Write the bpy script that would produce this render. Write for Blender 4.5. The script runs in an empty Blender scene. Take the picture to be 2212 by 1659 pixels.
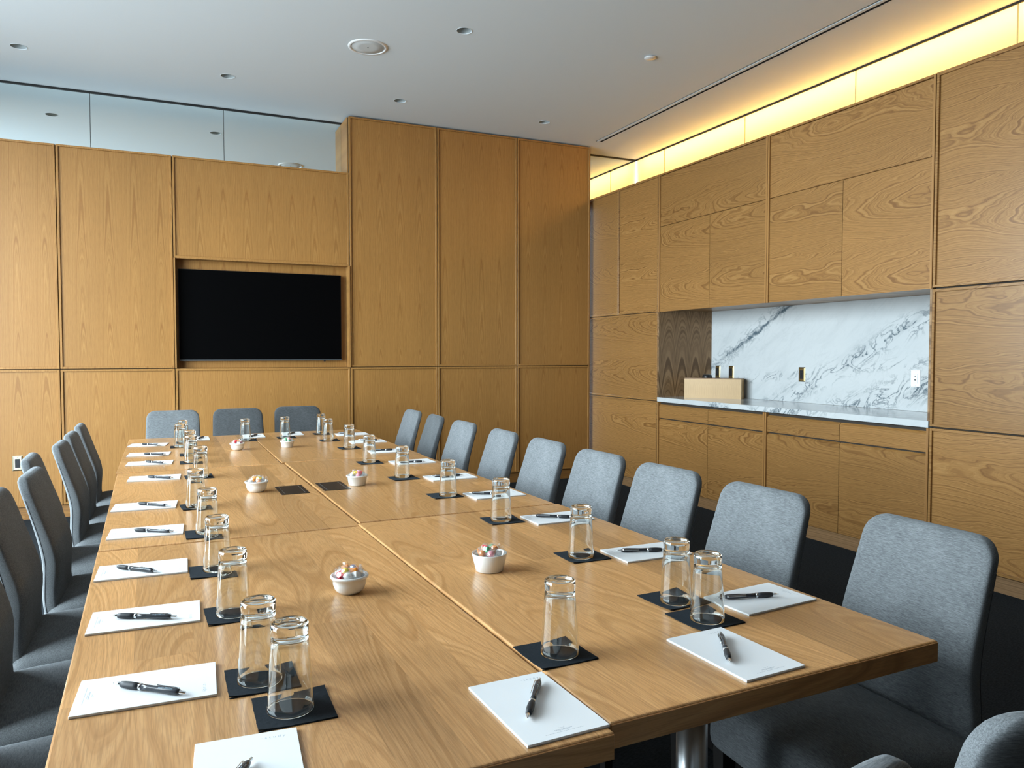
import bpy, bmesh, math, random
from math import sin, cos, pi, radians as R
from mathutils import Vector, Matrix

sc = bpy.context.scene
C = sc.collection
random.seed(7)

# ------------------------------------------------------------------ camera
cam = bpy.data.objects.new('camera', bpy.data.cameras.new('camera'))
C.objects.link(cam)
cam.data.sensor_fit = 'HORIZONTAL'
cam.data.sensor_width = 36.0
cam.data.lens = 36.0 * 1637.28 / 2212
cam.data.clip_start = 0.02
YAW, PITCH = R(24.417), R(2.264)
fwd = Vector((sin(YAW) * cos(PITCH), cos(YAW) * cos(PITCH), -sin(PITCH)))
rgt = Vector((cos(YAW), -sin(YAW), 0))
upv = rgt.cross(fwd)
M = Matrix((rgt, upv, -fwd)).transposed().to_4x4()
M.translation = Vector((0, 0, 1.30))
cam.matrix_world = M
sc.camera = cam

# ------------------------------------------------------------------ world, light, exposure
wd = bpy.data.worlds.new('overcast_sky')
sc.world = wd
wd.use_nodes = True
bg = wd.node_tree.nodes['Background']
# overcast sky, brightest low over the open horizon, darker ground close by
wt = wd.node_tree
w_tc = wt.nodes.new('ShaderNodeTexCoord'); w_sep = wt.nodes.new('ShaderNodeSeparateXYZ'); w_cr = wt.nodes.new('ShaderNodeValToRGB')
w_map = wt.nodes.new('ShaderNodeMath'); w_map.operation = 'MULTIPLY_ADD'; w_map.inputs[1].default_value = 0.5; w_map.inputs[2].default_value = 0.5
wt.links.new(w_tc.outputs['Generated'], w_sep.inputs[0]); wt.links.new(w_sep.outputs[2], w_map.inputs[0])
wt.links.new(w_map.outputs[0], w_cr.inputs[0]); wt.links.new(w_cr.outputs[0], bg.inputs['Color'])
cr_ = w_cr.color_ramp
while len(cr_.elements) < 6: cr_.elements.new(0.5)
for e_, (p_, k_) in zip(cr_.elements, [(0.0, 0.10), (0.36, 0.30), (0.485, 0.86), (0.515, 1.0), (0.60, 1.0), (0.85, 0.72)]):
    e_.position = p_; e_.color = (0.78 * k_, 0.915 * k_, 1.0 * k_, 1)
bg.inputs['Strength'].default_value = 27.0
sc.view_settings.view_transform = 'Standard'
sc.view_settings.look = 'None'
sc.view_settings.gamma = 1.0
sc.view_settings.exposure = 0.0
sc.view_settings.use_curve_mapping = False
sc.cycles.use_denoising = True
sc.cycles.max_bounces = 14
sc.cycles.diffuse_bounces = 2
sc.cycles.glossy_bounces = 6
sc.cycles.transmission_bounces = 12
sc.cycles.transparent_max_bounces = 16
sc.cycles.sample_clamp_indirect = 8.0

# room numbers
YB, XR, ZC = 6.93, 4.08, 3.465     # panel face at the back, cabinet face at the right, ceiling
YM, XL = 7.22, 4.80                # mirror glass plane, backlit glass plane
XW, YF = -2.46, -1.8                # window wall, wall behind the camera
ZT = 0.74                          # table top


def area(name, loc, rot, sx, sy, power, col, portal=False):
    l = bpy.data.lights.new(name, 'AREA')
    l.shape = 'RECTANGLE'; l.size = sx; l.size_y = sy
    l.energy = power; l.color = col
    o = bpy.data.objects.new(name, l); C.objects.link(o)
    o.location = loc; o.rotation_euler = rot
    if portal:
        l.cycles.is_portal = True
    return o


# sampling portal in the window openings (no light of its own)
WY0, WY1, WZ0, WZ1 = 1.15, 6.1, 0.12, 3.28    # window opening
area('window_portal', (XW - 0.02, (WY0 + WY1) / 2, (WZ0 + WZ1) / 2), (0, R(-90), 0), WZ1 - WZ0, WY1 - WY0, 1, (1, 1, 1), True)
# tube lamps hidden behind the translucent glass band
STRIP = area('cove_tube_lamp', (4.985, 2.72, 3.425), (0, R(90), 0), 0.05, 8.85, 78, (1.0, 0.53, 0.10))

# ------------------------------------------------------------------ helpers


def link(name, me, mat=None, parent=None, loc=(0, 0, 0), rot=(0, 0, 0)):
    o = bpy.data.objects.new(name, me)
    C.objects.link(o)
    o.location = loc; o.rotation_euler = rot
    if parent: o.parent = parent
    if mat and me is not None:
        if len(me.materials) == 0: me.materials.append(mat)
        elif me.materials[0] != mat:
            o.material_slots[0].link = 'OBJECT'; o.material_slots[0].material = mat
    return o


def mesh(name, verts, faces, smooth=False):
    me = bpy.data.meshes.new(name)
    me.from_pydata([tuple(v) for v in verts], [], faces)
    me.update()
    if smooth:
        me.polygons.foreach_set('use_smooth', [True] * len(me.polygons))
    return me


def bm_mesh(name, bm, smooth=False):
    bmesh.ops.recalc_face_normals(bm, faces=bm.faces)
    me = bpy.data.meshes.new(name)
    bm.to_mesh(me); bm.free()
    if smooth:
        me.polygons.foreach_set('use_smooth', [True] * len(me.polygons))
    return me


def add_box(bm, x0, x1, y0, y1, z0, z1):
    v = [bm.verts.new(p) for p in ((x0, y0, z0), (x1, y0, z0), (x1, y1, z0), (x0, y1, z0),
                                   (x0, y0, z1), (x1, y0, z1), (x1, y1, z1), (x0, y1, z1))]
    for f in ((3, 2, 1, 0), (4, 5, 6, 7), (0, 1, 5, 4), (1, 2, 6, 5), (2, 3, 7, 6), (3, 0, 4, 7)):
        bm.faces.new([v[i] for i in f])
    return v


def box_me(name, x0, x1, y0, y1, z0, z1, bevel=0, seg=2):
    bm = bmesh.new()
    add_box(bm, x0, x1, y0, y1, z0, z1)
    if bevel:
        bmesh.ops.bevel(bm, geom=list(bm.edges), offset=bevel, segments=seg, affect='EDGES', profile=0.5)
    return bm_mesh(name, bm)


def lathe_me(name, prof, n=32, closed=False, axis='Z'):
    """prof: (r, h) pairs; r = 0 gives a pole"""
    verts, faces, rings = [], [], []
    for r, h in prof:
        if r < 1e-7:
            rings.append([len(verts)]); verts.append((0, 0, h))
        else:
            rings.append(list(range(len(verts), len(verts) + n)))
            verts += [(r * cos(2 * pi * i / n), r * sin(2 * pi * i / n), h) for i in range(n)]
    pairs = list(zip(rings, rings[1:]))
    if closed: pairs.append((rings[-1], rings[0]))
    for a, b in pairs:
        for i in range(n):
            j = (i + 1) % n
            if len(a) == 1 and len(b) == 1: continue
            if len(a) == 1: faces.append((a[0], b[j], b[i]))
            elif len(b) == 1: faces.append((a[i], a[j], b[0]))
            else: faces.append((a[i], a[j], b[j], b[i]))
    if axis == 'X':
        verts = [(z, x, y) for x, y, z in verts]
    bm = bmesh.new()
    vs = [bm.verts.new(v) for v in verts]
    for f in faces: bm.faces.new([vs[i] for i in f])
    return bm_mesh(name, bm, True)


def tube_me(name, pts, r, n=8):
    verts, faces = [], []
    P = [Vector(p) for p in pts]
    for i, p in enumerate(P):
        t = (P[min(i + 1, len(P) - 1)] - P[max(i - 1, 0)]).normalized()
        a = t.cross(Vector((0.31, 0.17, 0.93)))
        if a.length < 1e-4: a = t.cross(Vector((1, 0, 0)))
        a.normalize(); b = t.cross(a)
        verts += [p + r * (cos(2 * pi * k / n) * a + sin(2 * pi * k / n) * b) for k in range(n)]
    for i in range(len(P) - 1):
        for k in range(n):
            j = (k + 1) % n
            faces.append((i * n + k, i * n + j, (i + 1) * n + j, (i + 1) * n + k))
    faces.append(tuple(range(n))[::-1]); faces.append(tuple((len(P) - 1) * n + k for k in range(n)))
    return mesh(name, verts, faces, True)


def thing(name, label, cat, loc=(0, 0, 0), rotz=0, group=None):
    o = bpy.data.objects.new(name, None)
    C.objects.link(o)
    o.empty_display_size = 0.05
    o.location = loc; o.rotation_euler = (0, 0, rotz)
    return tag(o, label, cat, group)


def tag(o, label, cat, group=None):
    o['label'] = label; o['category'] = cat
    if group: o['group'] = group
    return o


def struct(name, me, mat=None, loc=(0, 0, 0)):
    o = link(name, me, mat, None, loc)
    o['kind'] = 'structure'
    return o


def dup(root, loc, rotz, label, group=None):
    r = root.copy(); C.objects.link(r)
    r.location = loc; r.rotation_euler = (0, 0, rotz)
    r['label'] = label
    if group: r['group'] = group
    for ch in list(root.children):
        c = ch.copy(); C.objects.link(c); c.parent = r
        for g in list(ch.children):
            d = g.copy(); C.objects.link(d); d.parent = c
    return r


def text_me(body, size, spacing=1.0, align='CENTER'):
    cu = bpy.data.curves.new('lettering', 'FONT')
    cu.body = body; cu.size = size; cu.align_x = align; cu.align_y = 'CENTER'
    cu.space_character = spacing; cu.resolution_u = 3
    o = bpy.data.objects.new('lettering_source', cu); C.objects.link(o)
    dg = bpy.context.evaluated_depsgraph_get()
    me = bpy.data.meshes.new_from_object(o.evaluated_get(dg))
    bpy.data.objects.remove(o); bpy.data.curves.remove(cu)
    me.name = 'lettering'
    return me


ORD = ['', 'first', 'second', 'third', 'fourth', 'fifth', 'sixth', 'seventh', 'eighth', 'ninth', 'tenth', 'eleventh']

# ------------------------------------------------------------------ materials


class NT:
    def __init__(self, name):
        self.mat = bpy.data.materials.new(name); self.mat.use_nodes = True
        self.t = self.mat.node_tree
        self.b = self.t.nodes['Principled BSDF']
        self.out = self.t.nodes['Material Output']

    def n(self, typ, **kw):
        nd = self.t.nodes.new(typ)
        for k, v in kw.items(): setattr(nd, k, v)
        return nd

    def l(self, a, b): self.t.links.new(a, b)

    def put(self, sock, v):
        if hasattr(v, 'is_linked') or hasattr(v, 'links'): self.l(v, sock)
        else: sock.default_value = v

    def m(self, op, a, b=0.0, c=None, clamp=False):
        nd = self.n('ShaderNodeMath', operation=op); nd.use_clamp = clamp
        self.put(nd.inputs[0], a); self.put(nd.inputs[1], b)
        if c is not None: self.put(nd.inputs[2], c)
        return nd.outputs[0]

    def ramp(self, fac, stops, interp='LINEAR'):
        nd = self.n('ShaderNodeValToRGB'); self.put(nd.inputs[0], fac)
        cr = nd.color_ramp; cr.interpolation = interp
        while len(cr.elements) < len(stops): cr.elements.new(0.5)
        for e, (p, c) in zip(cr.elements, stops):
            e.position = p; e.color = (*c, 1) if len(c) == 3 else c
        return nd.outputs[0]

    def mix(self, fac, a, b, mode='MIX'):
        nd = self.n('ShaderNodeMix', data_type='RGBA', blend_type=mode)
        self.put(nd.inputs[0], fac)
        self.put(nd.inputs[6], (*a, 1) if isinstance(a, tuple) else a)
        self.put(nd.inputs[7], (*b, 1) if isinstance(b, tuple) else b)
        return nd.outputs[2]

    def comb(self, x, y, z):
        nd = self.n('ShaderNodeCombineXYZ')
        for i, v in enumerate((x, y, z)): self.put(nd.inputs[i], v)
        return nd.outputs[0]

    def noise(self, vec, scale=1.0, detail=2.0, rough=0.5, dist=0.0):
        nd = self.n('ShaderNodeTexNoise')
        self.l(vec, nd.inputs['Vector'])
        nd.inputs['Scale'].default_value = scale; nd.inputs['Detail'].default_value = detail
        nd.inputs['Roughness'].default_value = rough; nd.inputs['Distortion'].default_value = dist
        return nd.outputs[0]

    def noise1(self, w, scale=1.0, detail=2.0, rough=0.5):
        nd = self.n('ShaderNodeTexNoise', noise_dimensions='1D')
        self.put(nd.inputs['W'], w)
        nd.inputs['Scale'].default_value = scale; nd.inputs['Detail'].default_value = detail
        nd.inputs['Roughness'].default_value = rough
        return nd.outputs[0]

    def bump(self, h, strength=0.2, dist=0.002):
        nd = self.n('ShaderNodeBump')
        nd.inputs['Strength'].default_value = strength; nd.inputs['Distance'].default_value = dist
        self.l(h, nd.inputs['Height']); self.l(nd.outputs[0], self.b.inputs['Normal'])


def plain(name, col, rough=0.5, metal=0.0, spec=0.5, coat=0.0, alpha=None):
    t = NT(name); b = t.b
    b.inputs['Base Color'].default_value = (*col, 1)
    b.inputs['Roughness'].default_value = rough; b.inputs['Metallic'].default_value = metal
    b.inputs['Specular IOR Level'].default_value = spec
    b.inputs['Coat Weight'].default_value = coat
    return t.mat


def wood(name, light, mid, dark, grain='Z', across='X', leaf=0.0, freq=150, warp=0.02, dmin=0.0, dmax=0.1,
         gscale=0.7, contrast=1.0, rough=0.45, coat=0.0, tone=0.0, pores=0.35, spec=0.4, slope=0.0):
    t = NT(name)
    tc = t.n('ShaderNodeTexCoord'); sp = t.n('ShaderNodeSeparateXYZ'); t.l(tc.outputs['Object'], sp.inputs[0])
    ax = {'X': sp.outputs[0], 'Y': sp.outputs[1], 'Z': sp.outputs[2]}
    oi = t.n('ShaderNodeObjectInfo'); rnd = oi.outputs['Random']
    seed = t.m('MULTIPLY', rnd, 41.7)
    a, g = ax[across], ax[grain]
    gs = t.m('ADD', g, t.m('MULTIPLY', rnd, 13.0))
    a0 = t.m('ADD', a, t.m('MULTIPLY', t.m('SUBTRACT', rnd, 0.5), 0.17))
    if leaf:
        fr = t.m('FRACT', t.m('ADD', t.m('DIVIDE', a0, leaf), 20.0))
        ac = t.m('MULTIPLY', t.m('SUBTRACT', fr, 0.5), leaf)
    else:
        ac = a0
    v1 = t.comb(t.m('MULTIPLY', ac, 5.0), seed, t.m('MULTIPLY', gs, 1.3))
    wv = t.m('MULTIPLY', t.m('SUBTRACT', t.noise(v1, 1.0, 3.0, 0.55), 0.5), warp * 2)
    v2 = t.comb(t.m('MULTIPLY', ac, 45.0), seed, t.m('MULTIPLY', gs, 7.0))
    wf = t.m('MULTIPLY', t.m('SUBTRACT', t.noise(v2, 1.0, 2.0, 0.5), 0.5), warp * 0.22)
    dn = t.noise1(t.m('ADD', t.m('MULTIPLY', gs, gscale), seed), 1.0, 1.0)
    d = t.m('ADD', t.m('MULTIPLY', dn, dmax), dmin)
    if slope: d = t.m('ADD', d, t.m('MULTIPLY', t.m('ADD', g, t.m('ADD', 1.6, rnd)), slope))
    d = t.m('ADD', d, t.m('MULTIPLY', wv, 0.8))
    aw = t.m('ADD', t.m('ADD', ac, wv), wf)
    r = t.m('SQRT', t.m('ADD', t.m('MULTIPLY', aw, aw), t.m('MULTIPLY', d, d)))
    ring = t.noise1(t.m('ADD', t.m('MULTIPLY', r, freq), seed), 1.0, 3.0, 0.6)
    ring = t.m('ADD', t.m('MULTIPLY', t.m('SUBTRACT', ring, 0.5), contrast), 0.5, clamp=True)
    col = t.ramp(ring, [(0.28, dark), (0.5, mid), (0.72, light)])
    vp = t.comb(t.m('MULTIPLY', a, 520.0), seed, t.m('MULTIPLY', gs, 16.0))
    pn = t.noise(vp, 1.0, 2.0, 0.6)
    pf = t.ramp(pn, [(0.36, (1, 1, 1)), (0.55, (0, 0, 0))])
    col = t.mix(t.m('MULTIPLY', pf, pores), col, tuple(x * 0.72 for x in dark))
    vt = t.comb(t.m('MULTIPLY', a, 3.1), seed, t.m('MULTIPLY', gs, 0.6))
    tn = t.noise(vt, 1.0, 2.0)
    hv = t.n('ShaderNodeHueSaturation')
    val = t.m('ADD', 0.86, t.m('MULTIPLY', tn, 0.28))
    if tone: val = t.m('ADD', val, t.m('MULTIPLY', t.m('SUBTRACT', rnd, 0.5), tone))
    t.l(val, hv.inputs['Value']); t.l(col, hv.inputs['Color'])
    t.l(hv.outputs[0], t.b.inputs['Base Color'])
    t.b.inputs['Roughness'].default_value = rough
    t.b.inputs['Specular IOR Level'].default_value = spec
    t.b.inputs['Coat Weight'].default_value = coat
    t.b.inputs['Coat Roughness'].default_value = 0.18
    t.bump(pn, 0.12, 0.0004)
    return t.mat


OAK_L, OAK_M, OAK_D = (0.385, 0.196, 0.057), (0.335, 0.163, 0.044), (0.260, 0.115, 0.028)
M_oak_v = wood('oak_veneer_upright', OAK_L, OAK_M, OAK_D, 'Z', 'X', leaf=0.19, freq=340, warp=0.008, dmin=0.012, dmax=0.012, slope=0.018,
               gscale=0.8, contrast=1.0, rough=0.42, tone=0.06)
M_oak_h = wood('oak_veneer_level', (0.360, 0.190, 0.062), (0.305, 0.152, 0.046), (0.190, 0.086, 0.024), 'Y', 'Z', leaf=0.46, freq=300,
               warp=0.045, dmin=0.05, dmax=0.07, slope=0.05, gscale=1.0, contrast=1.25, rough=0.33, tone=0.20, coat=0.12)
M_oak_niche = wood('oak_veneer_niche', (0.33, 0.20, 0.10), (0.25, 0.145, 0.07), (0.13, 0.07, 0.03), 'Z', 'X', leaf=0.155, freq=230,
                   warp=0.008, dmin=0.03, dmax=0.02, slope=0.05, gscale=0.9, contrast=1.3, rough=0.45)
M_trim_v = wood('oak_lipping', (0.39, 0.200, 0.063), (0.345, 0.170, 0.050), (0.28, 0.128, 0.035), 'Z', 'X', freq=60, warp=0.01, rough=0.42)
M_table = wood('oak_table_top', (0.63, 0.352, 0.150), (0.565, 0.300, 0.120), (0.44, 0.218, 0.078), 'Y', 'X', freq=260, warp=0.014,
               dmin=0.02, dmax=0.10, slope=0.03, gscale=0.9, contrast=0.95, rough=0.30, coat=0.25, tone=0.34, pores=0.5)
M_bamboo = wood('bamboo_strips', (0.62, 0.42, 0.22), (0.53, 0.34, 0.16), (0.42, 0.25, 0.10), 'Z', 'X', leaf=0.02, freq=300, warp=0.002,
                contrast=1.0, rough=0.4, pores=0.2)
M_leg = plain('dark_stained_wood', (0.012, 0.010, 0.009), 0.4)
M_white = plain('white_ceiling_paint', (0.74, 0.80, 0.84), 0.9, spec=0.2)
M_joint = plain('amber_joint_strip', (0.62, 0.50, 0.22), 0.6)
M_wallp = plain('dark_walnut_wall', (0.06, 0.045, 0.032), 0.6)
M_cavity = plain('white_cavity_paint', (0.36, 0.33, 0.28), 0.9)
M_black = plain('matt_black', (0.008, 0.008, 0.008), 0.7)  # black finish of channels, diffuser inside, slots and printed marks
M_frame = plain('grey_window_metal', (0.10, 0.11, 0.12), 0.4, 0.6)
M_steel = plain('brushed_steel', (0.55, 0.56, 0.57), 0.28, 1.0)
M_chrome = plain('polished_chrome', (0.85, 0.86, 0.88), 0.10, 1.0)
M_brass = plain('satin_brass', (0.60, 0.50, 0.30), 0.32, 1.0)
M_blackpl = plain('black_plastic', (0.012, 0.013, 0.015), 0.35)
M_screen = plain('black_screen_glass', (0.0012, 0.0012, 0.0014), 0.45, spec=0.03)
M_rubber = plain('black_rubber_grip', (0.016, 0.018, 0.022), 0.55)
M_barrel = plain('dark_pen_barrel', (0.030, 0.033, 0.040), 0.22)
M_paper = plain('white_paper', (0.81, 0.82, 0.83), 0.85, spec=0.2)
M_board = plain('grey_backing_board', (0.42, 0.40, 0.37), 0.9)
M_ink = plain('pale_grey_ink', (0.42, 0.46, 0.50), 0.8)
M_penink = plain('silver_print', (0.30, 0.42, 0.50), 0.4)
M_ceram = plain('white_glazed_ceramic', (0.84, 0.83, 0.80), 0.15, coat=0.5)
M_slate = plain('black_anodised_lid', (0.010, 0.010, 0.011), 0.32)
M_lidline = plain('grey_hinge_line', (0.16, 0.16, 0.16), 0.4)
M_wplast = plain('white_plastic', (0.80, 0.80, 0.80), 0.35)
M_grille = plain('speaker_mesh', (0.64, 0.67, 0.68), 0.8)
M_cone = plain('grey_lamp_cone', (0.42, 0.46, 0.46), 0.5)
M_dark = plain('dark_wall_core', (0.03, 0.022, 0.015), 0.8)


def mk_fabric():
    t = NT('grey_chenille_fabric')
    tc = t.n('ShaderNodeTexCoord'); sp = t.n('ShaderNodeSeparateXYZ'); t.l(tc.outputs['Object'], sp.inputs[0])
    x, y, z = sp.outputs
    oi = t.n('ShaderNodeObjectInfo')
    n1 = t.noise(t.comb(t.m('MULTIPLY', x, 520.0), t.m('MULTIPLY', y, 60.0), t.m('MULTIPLY', z, 620.0)), 1.0, 3.0, 0.7)
    n2 = t.noise(t.comb(t.m('MULTIPLY', x, 1400.0), t.m('MULTIPLY', y, 900.0), t.m('MULTIPLY', z, 1400.0)), 1.0, 1.0)
    n3 = t.noise(tc.outputs['Object'], 11.0, 2.0, 0.5)
    f = t.m('ADD', t.m('MULTIPLY', n1, 0.75), t.m('MULTIPLY', n2, 0.25))
    f = t.m('ADD', f, t.m('MULTIPLY', t.m('SUBTRACT', n3, 0.5), 0.16))
    col = t.ramp(f, [(0.28, (0.056, 0.060, 0.064)), (0.5, (0.138, 0.146, 0.152)), (0.70, (0.222, 0.234, 0.242))])
    hv = t.n('ShaderNodeHueSaturation'); t.l(col, hv.inputs['Color'])
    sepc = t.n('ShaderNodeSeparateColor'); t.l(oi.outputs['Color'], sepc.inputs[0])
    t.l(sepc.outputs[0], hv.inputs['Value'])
    t.l(hv.outputs[0], t.b.inputs['Base Color'])
    t.b.inputs['Roughness'].default_value = 0.95
    t.b.inputs['Specular IOR Level'].default_value = 0.15
    t.b.inputs['Sheen Weight'].default_value = 0.14
    t.b.inputs['Sheen Roughness'].default_value = 0.45
    t.b.inputs['Sheen Tint'].default_value = (0.8, 0.88, 0.95, 1)
    t.bump(n1, 0.15, 0.0006)
    return t.mat


def mk_carpet():
    t = NT('charcoal_ribbed_carpet')
    tc = t.n('ShaderNodeTexCoord'); sp = t.n('ShaderNodeSeparateXYZ'); t.l(tc.outputs['Object'], sp.inputs[0])
    n1 = t.noise(t.comb(t.m('MULTIPLY', sp.outputs[0], 60.0), t.m('MULTIPLY', sp.outputs[1], 260.0), 0.0), 1.0, 3.0, 0.7)
    col = t.ramp(n1, [(0.3, (0.008, 0.010, 0.012)), (0.7, (0.032, 0.040, 0.048))])
    t.l(col, t.b.inputs['Base Color'])
    t.b.inputs['Roughness'].default_value = 1.0
    t.b.inputs['Specular IOR Level'].default_value = 0.1
    t.bump(n1, 0.6, 0.003)
    return t.mat


def mk_marble():
    t = NT('white_veined_marble')
    tc = t.n('ShaderNodeTexCoord'); sp = t.n('ShaderNodeSeparateXYZ'); t.l(tc.outputs['Object'], sp.inputs[0])
    x, y, z = sp.outputs
    # along the slab diagonal (down the wall towards the far end)
    yx = t.m('ADD', y, t.m('MULTIPLY', x, 0.6))
    p = t.m('ADD', t.m('MULTIPLY', yx, -0.80), t.m('MULTIPLY', z, 0.60))
    q = t.m('ADD', t.m('MULTIPLY', yx, 0.60), t.m('MULTIPLY', z, 0.80))
    v = t.comb(t.m('MULTIPLY', p, 2.2), t.m('MULTIPLY', q, 7.5), 1.3)
    nb = t.noise(v, 1.0, 6.0, 0.62, 0.5)
    cloud = t.ramp(nb, [(0.50, (0, 0, 0)), (0.72, (0.5, 0.5, 0.5))])
    nv = t.noise(t.comb(t.m('MULTIPLY', p, 5.0), t.m('MULTIPLY', q, 10.0), 4.0), 1.0, 6.0, 0.62, 1.0)
    vein = t.ramp(t.m('ABSOLUTE', t.m('SUBTRACT', nv, 0.5)), [(0.0, (1, 1, 1)), (0.042, (0, 0, 0))])
    warp = t.m('MULTIPLY', t.m('SUBTRACT', t.noise(t.comb(t.m('MULTIPLY', p, 3.0), t.m('MULTIPLY', q, 3.0), 2.0), 1.0, 5.0, 0.65), 0.5), 0.16)

    def band(y0, z0, y1, z1, wid):
        L = math.hypot(y1 - y0, z1 - z0); nx, nz = -(z1 - z0) / L, (y1 - y0) / L
        dd = t.m('ADD', t.m('MULTIPLY', t.m('SUBTRACT', y, y0), nx), t.m('MULTIPLY', t.m('SUBTRACT', z, z0), nz))
        dd = t.m('ABSOLUTE', t.m('ADD', dd, warp))
        return t.m('SUBTRACT', 1.0, t.m('DIVIDE', dd, wid), clamp=True)
    main = t.m('POWER', band(5.80, 1.14, 4.83, 1.66, 0.022), 0.8)
    soft = band(5.80, 1.13, 4.83, 1.70, 0.10)
    cl1 = band(4.70, 0.98, 3.75, 1.44, 0.10)
    cl2 = band(4.15, 0.90, 3.40, 1.12, 0.13)
    cl3 = band(5.80, 1.02, 4.40, 1.16, 0.05)
    mod = t.ramp(t.noise(t.comb(t.m('MULTIPLY', y, 3.0), t.m('MULTIPLY', z, 3.0), 0.0), 1.0, 2.0), [(0.38, (0.25, 0.25, 0.25)), (0.6, (1, 1, 1))])
    amt = t.m('MULTIPLY', vein, t.m('MAXIMUM', t.m('MAXIMUM', cl1, cl2), t.m('MULTIPLY', t.m('MAXIMUM', soft, cl3), 0.7)))
    amt = t.m('ADD', t.m('MULTIPLY', amt, 1.0), t.m('MULTIPLY', t.m('MULTIPLY', vein, mod), 0.07))
    amt = t.m('ADD', amt, t.m('MULTIPLY', main, t.m('MULTIPLY', mod, 0.85)))
    amt = t.m('ADD', amt, t.m('MULTIPLY', cloud, t.m('ADD', 0.22, t.m('MULTIPLY', t.m('MAXIMUM', cl1, cl2), 0.6))), clamp=True)
    col = t.mix(amt, (0.54, 0.56, 0.565), (0.08, 0.115, 0.14))
    t.l(col, t.b.inputs['Base Color'])
    t.b.inputs['Roughness'].default_value = 0.12
    return t.mat


def mk_mirror():
    t = NT('reflective_clerestory_glass')
    t.b.inputs['Base Color'].default_value = (0.88, 0.95, 0.95, 1)
    t.b.inputs['Metallic'].default_value = 1.0; t.b.inputs['Roughness'].default_value = 0.0
    return t.mat


def mk_glass():
    t = NT('clear_glass')
    g = t.n('ShaderNodeBsdfGlass'); g.inputs['IOR'].default_value = 1.5; g.inputs['Roughness'].default_value = 0.0
    g.inputs['Color'].default_value = (0.985, 0.995, 0.99, 1)
    t.l(g.outputs[0], t.out.inputs['Surface'])
    return t.mat


def mk_thin(name, tint, gloss, white, rough):
    t = NT(name)
    tr = t.n('ShaderNodeBsdfTransparent'); tr.inputs[0].default_value = (*tint, 1)
    gl = t.n('ShaderNodeBsdfGlossy'); gl.inputs['Roughness'].default_value = rough
    df = t.n('ShaderNodeBsdfDiffuse'); df.inputs[0].default_value = (0.9, 0.9, 0.9, 1)
    m1 = t.n('ShaderNodeMixShader'); m1.inputs[0].default_value = gloss
    t.l(tr.outputs[0], m1.inputs[1]); t.l(gl.outputs[0], m1.inputs[2])
    m2 = t.n('ShaderNodeMixShader'); m2.inputs[0].default_value = white
    t.l(m1.outputs[0], m2.inputs[1]); t.l(df.outputs[0], m2.inputs[2])
    t.l(m2.outputs[0], t.out.inputs['Surface'])
    return t.mat


def mk_opal():
    t = NT('opal_backlit_glass')
    tr = t.n('ShaderNodeBsdfTranslucent'); tr.inputs[0].default_value = (0.95, 0.93, 0.88, 1)
    df = t.n('ShaderNodeBsdfDiffuse'); df.inputs[0].default_value = (0.5, 0.5, 0.48, 1)
    m1 = t.n('ShaderNodeMixShader'); m1.inputs[0].default_value = 0.25
    t.l(tr.outputs[0], m1.inputs[1]); t.l(df.outputs[0], m1.inputs[2])
    t.l(m1.outputs[0], t.out.inputs['Surface'])
    return t.mat


def mk_napkin():
    t = NT('black_paper_napkin')
    tc = t.n('ShaderNodeTexCoord')
    n1 = t.noise(tc.outputs['Object'], 300.0, 3.0, 0.7)
    t.l(t.ramp(n1, [(0.3, (0.006, 0.008, 0.010)), (0.7, (0.013, 0.016, 0.020))]), t.b.inputs['Base Color'])
    t.b.inputs['Roughness'].default_value = 0.9
    t.b.inputs['Sheen Weight'].default_value = 0.03
    t.b.inputs['Specular IOR Level'].default_value = 0.12
    t.b.inputs['Sheen Tint'].default_value = (0.5, 0.7, 0.9, 1)
    t.bump(n1, 0.25, 0.0006)
    return t.mat


M_fabric, M_carpet, M_marble = mk_fabric(), mk_carpet(), mk_marble()
M_mirror, M_glass, M_opal, M_napkin = mk_mirror(), mk_glass(), mk_opal(), mk_napkin()
M_pane = mk_thin('window_pane_glass', (0.98, 0.99, 0.99), 0.05, 0.0, 0.0)
M_wrap = mk_thin('clear_candy_wrapper', (0.99, 0.99, 0.99), 0.14, 0.07, 0.10)
CANDY = {k: plain('candy_' + k, c, 0.25, coat=0.5) for k, c in dict(
    yellow=(0.95, 0.70, 0.01), orange=(0.93, 0.30, 0.01), blue=(0.01, 0.22, 0.62), red=(0.75, 0.02, 0.04), pink=(0.85, 0.30, 0.36),
    green=(0.05, 0.42, 0.16), amber=(0.70, 0.24, 0.05), white=(0.80, 0.79, 0.76), purple=(0.16, 0.03, 0.09)).items()}

# ------------------------------------------------------------------ the room
struct('floor', box_me('floor', XW - 0.2, 5.3, YF - 0.2, 7.5, -0.1, 0.0), M_carpet)

# ceiling with true openings for the recessed lights, speaker and slot
LAMPS = [(-0.921, 6.384), (0.462, 6.383), (1.846, 6.385), (3.241, 6.407), (1.847, 4.842)]
HOLE = 0.051
SLOT = (4.005, 4.073, -1.2, 6.76)


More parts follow.
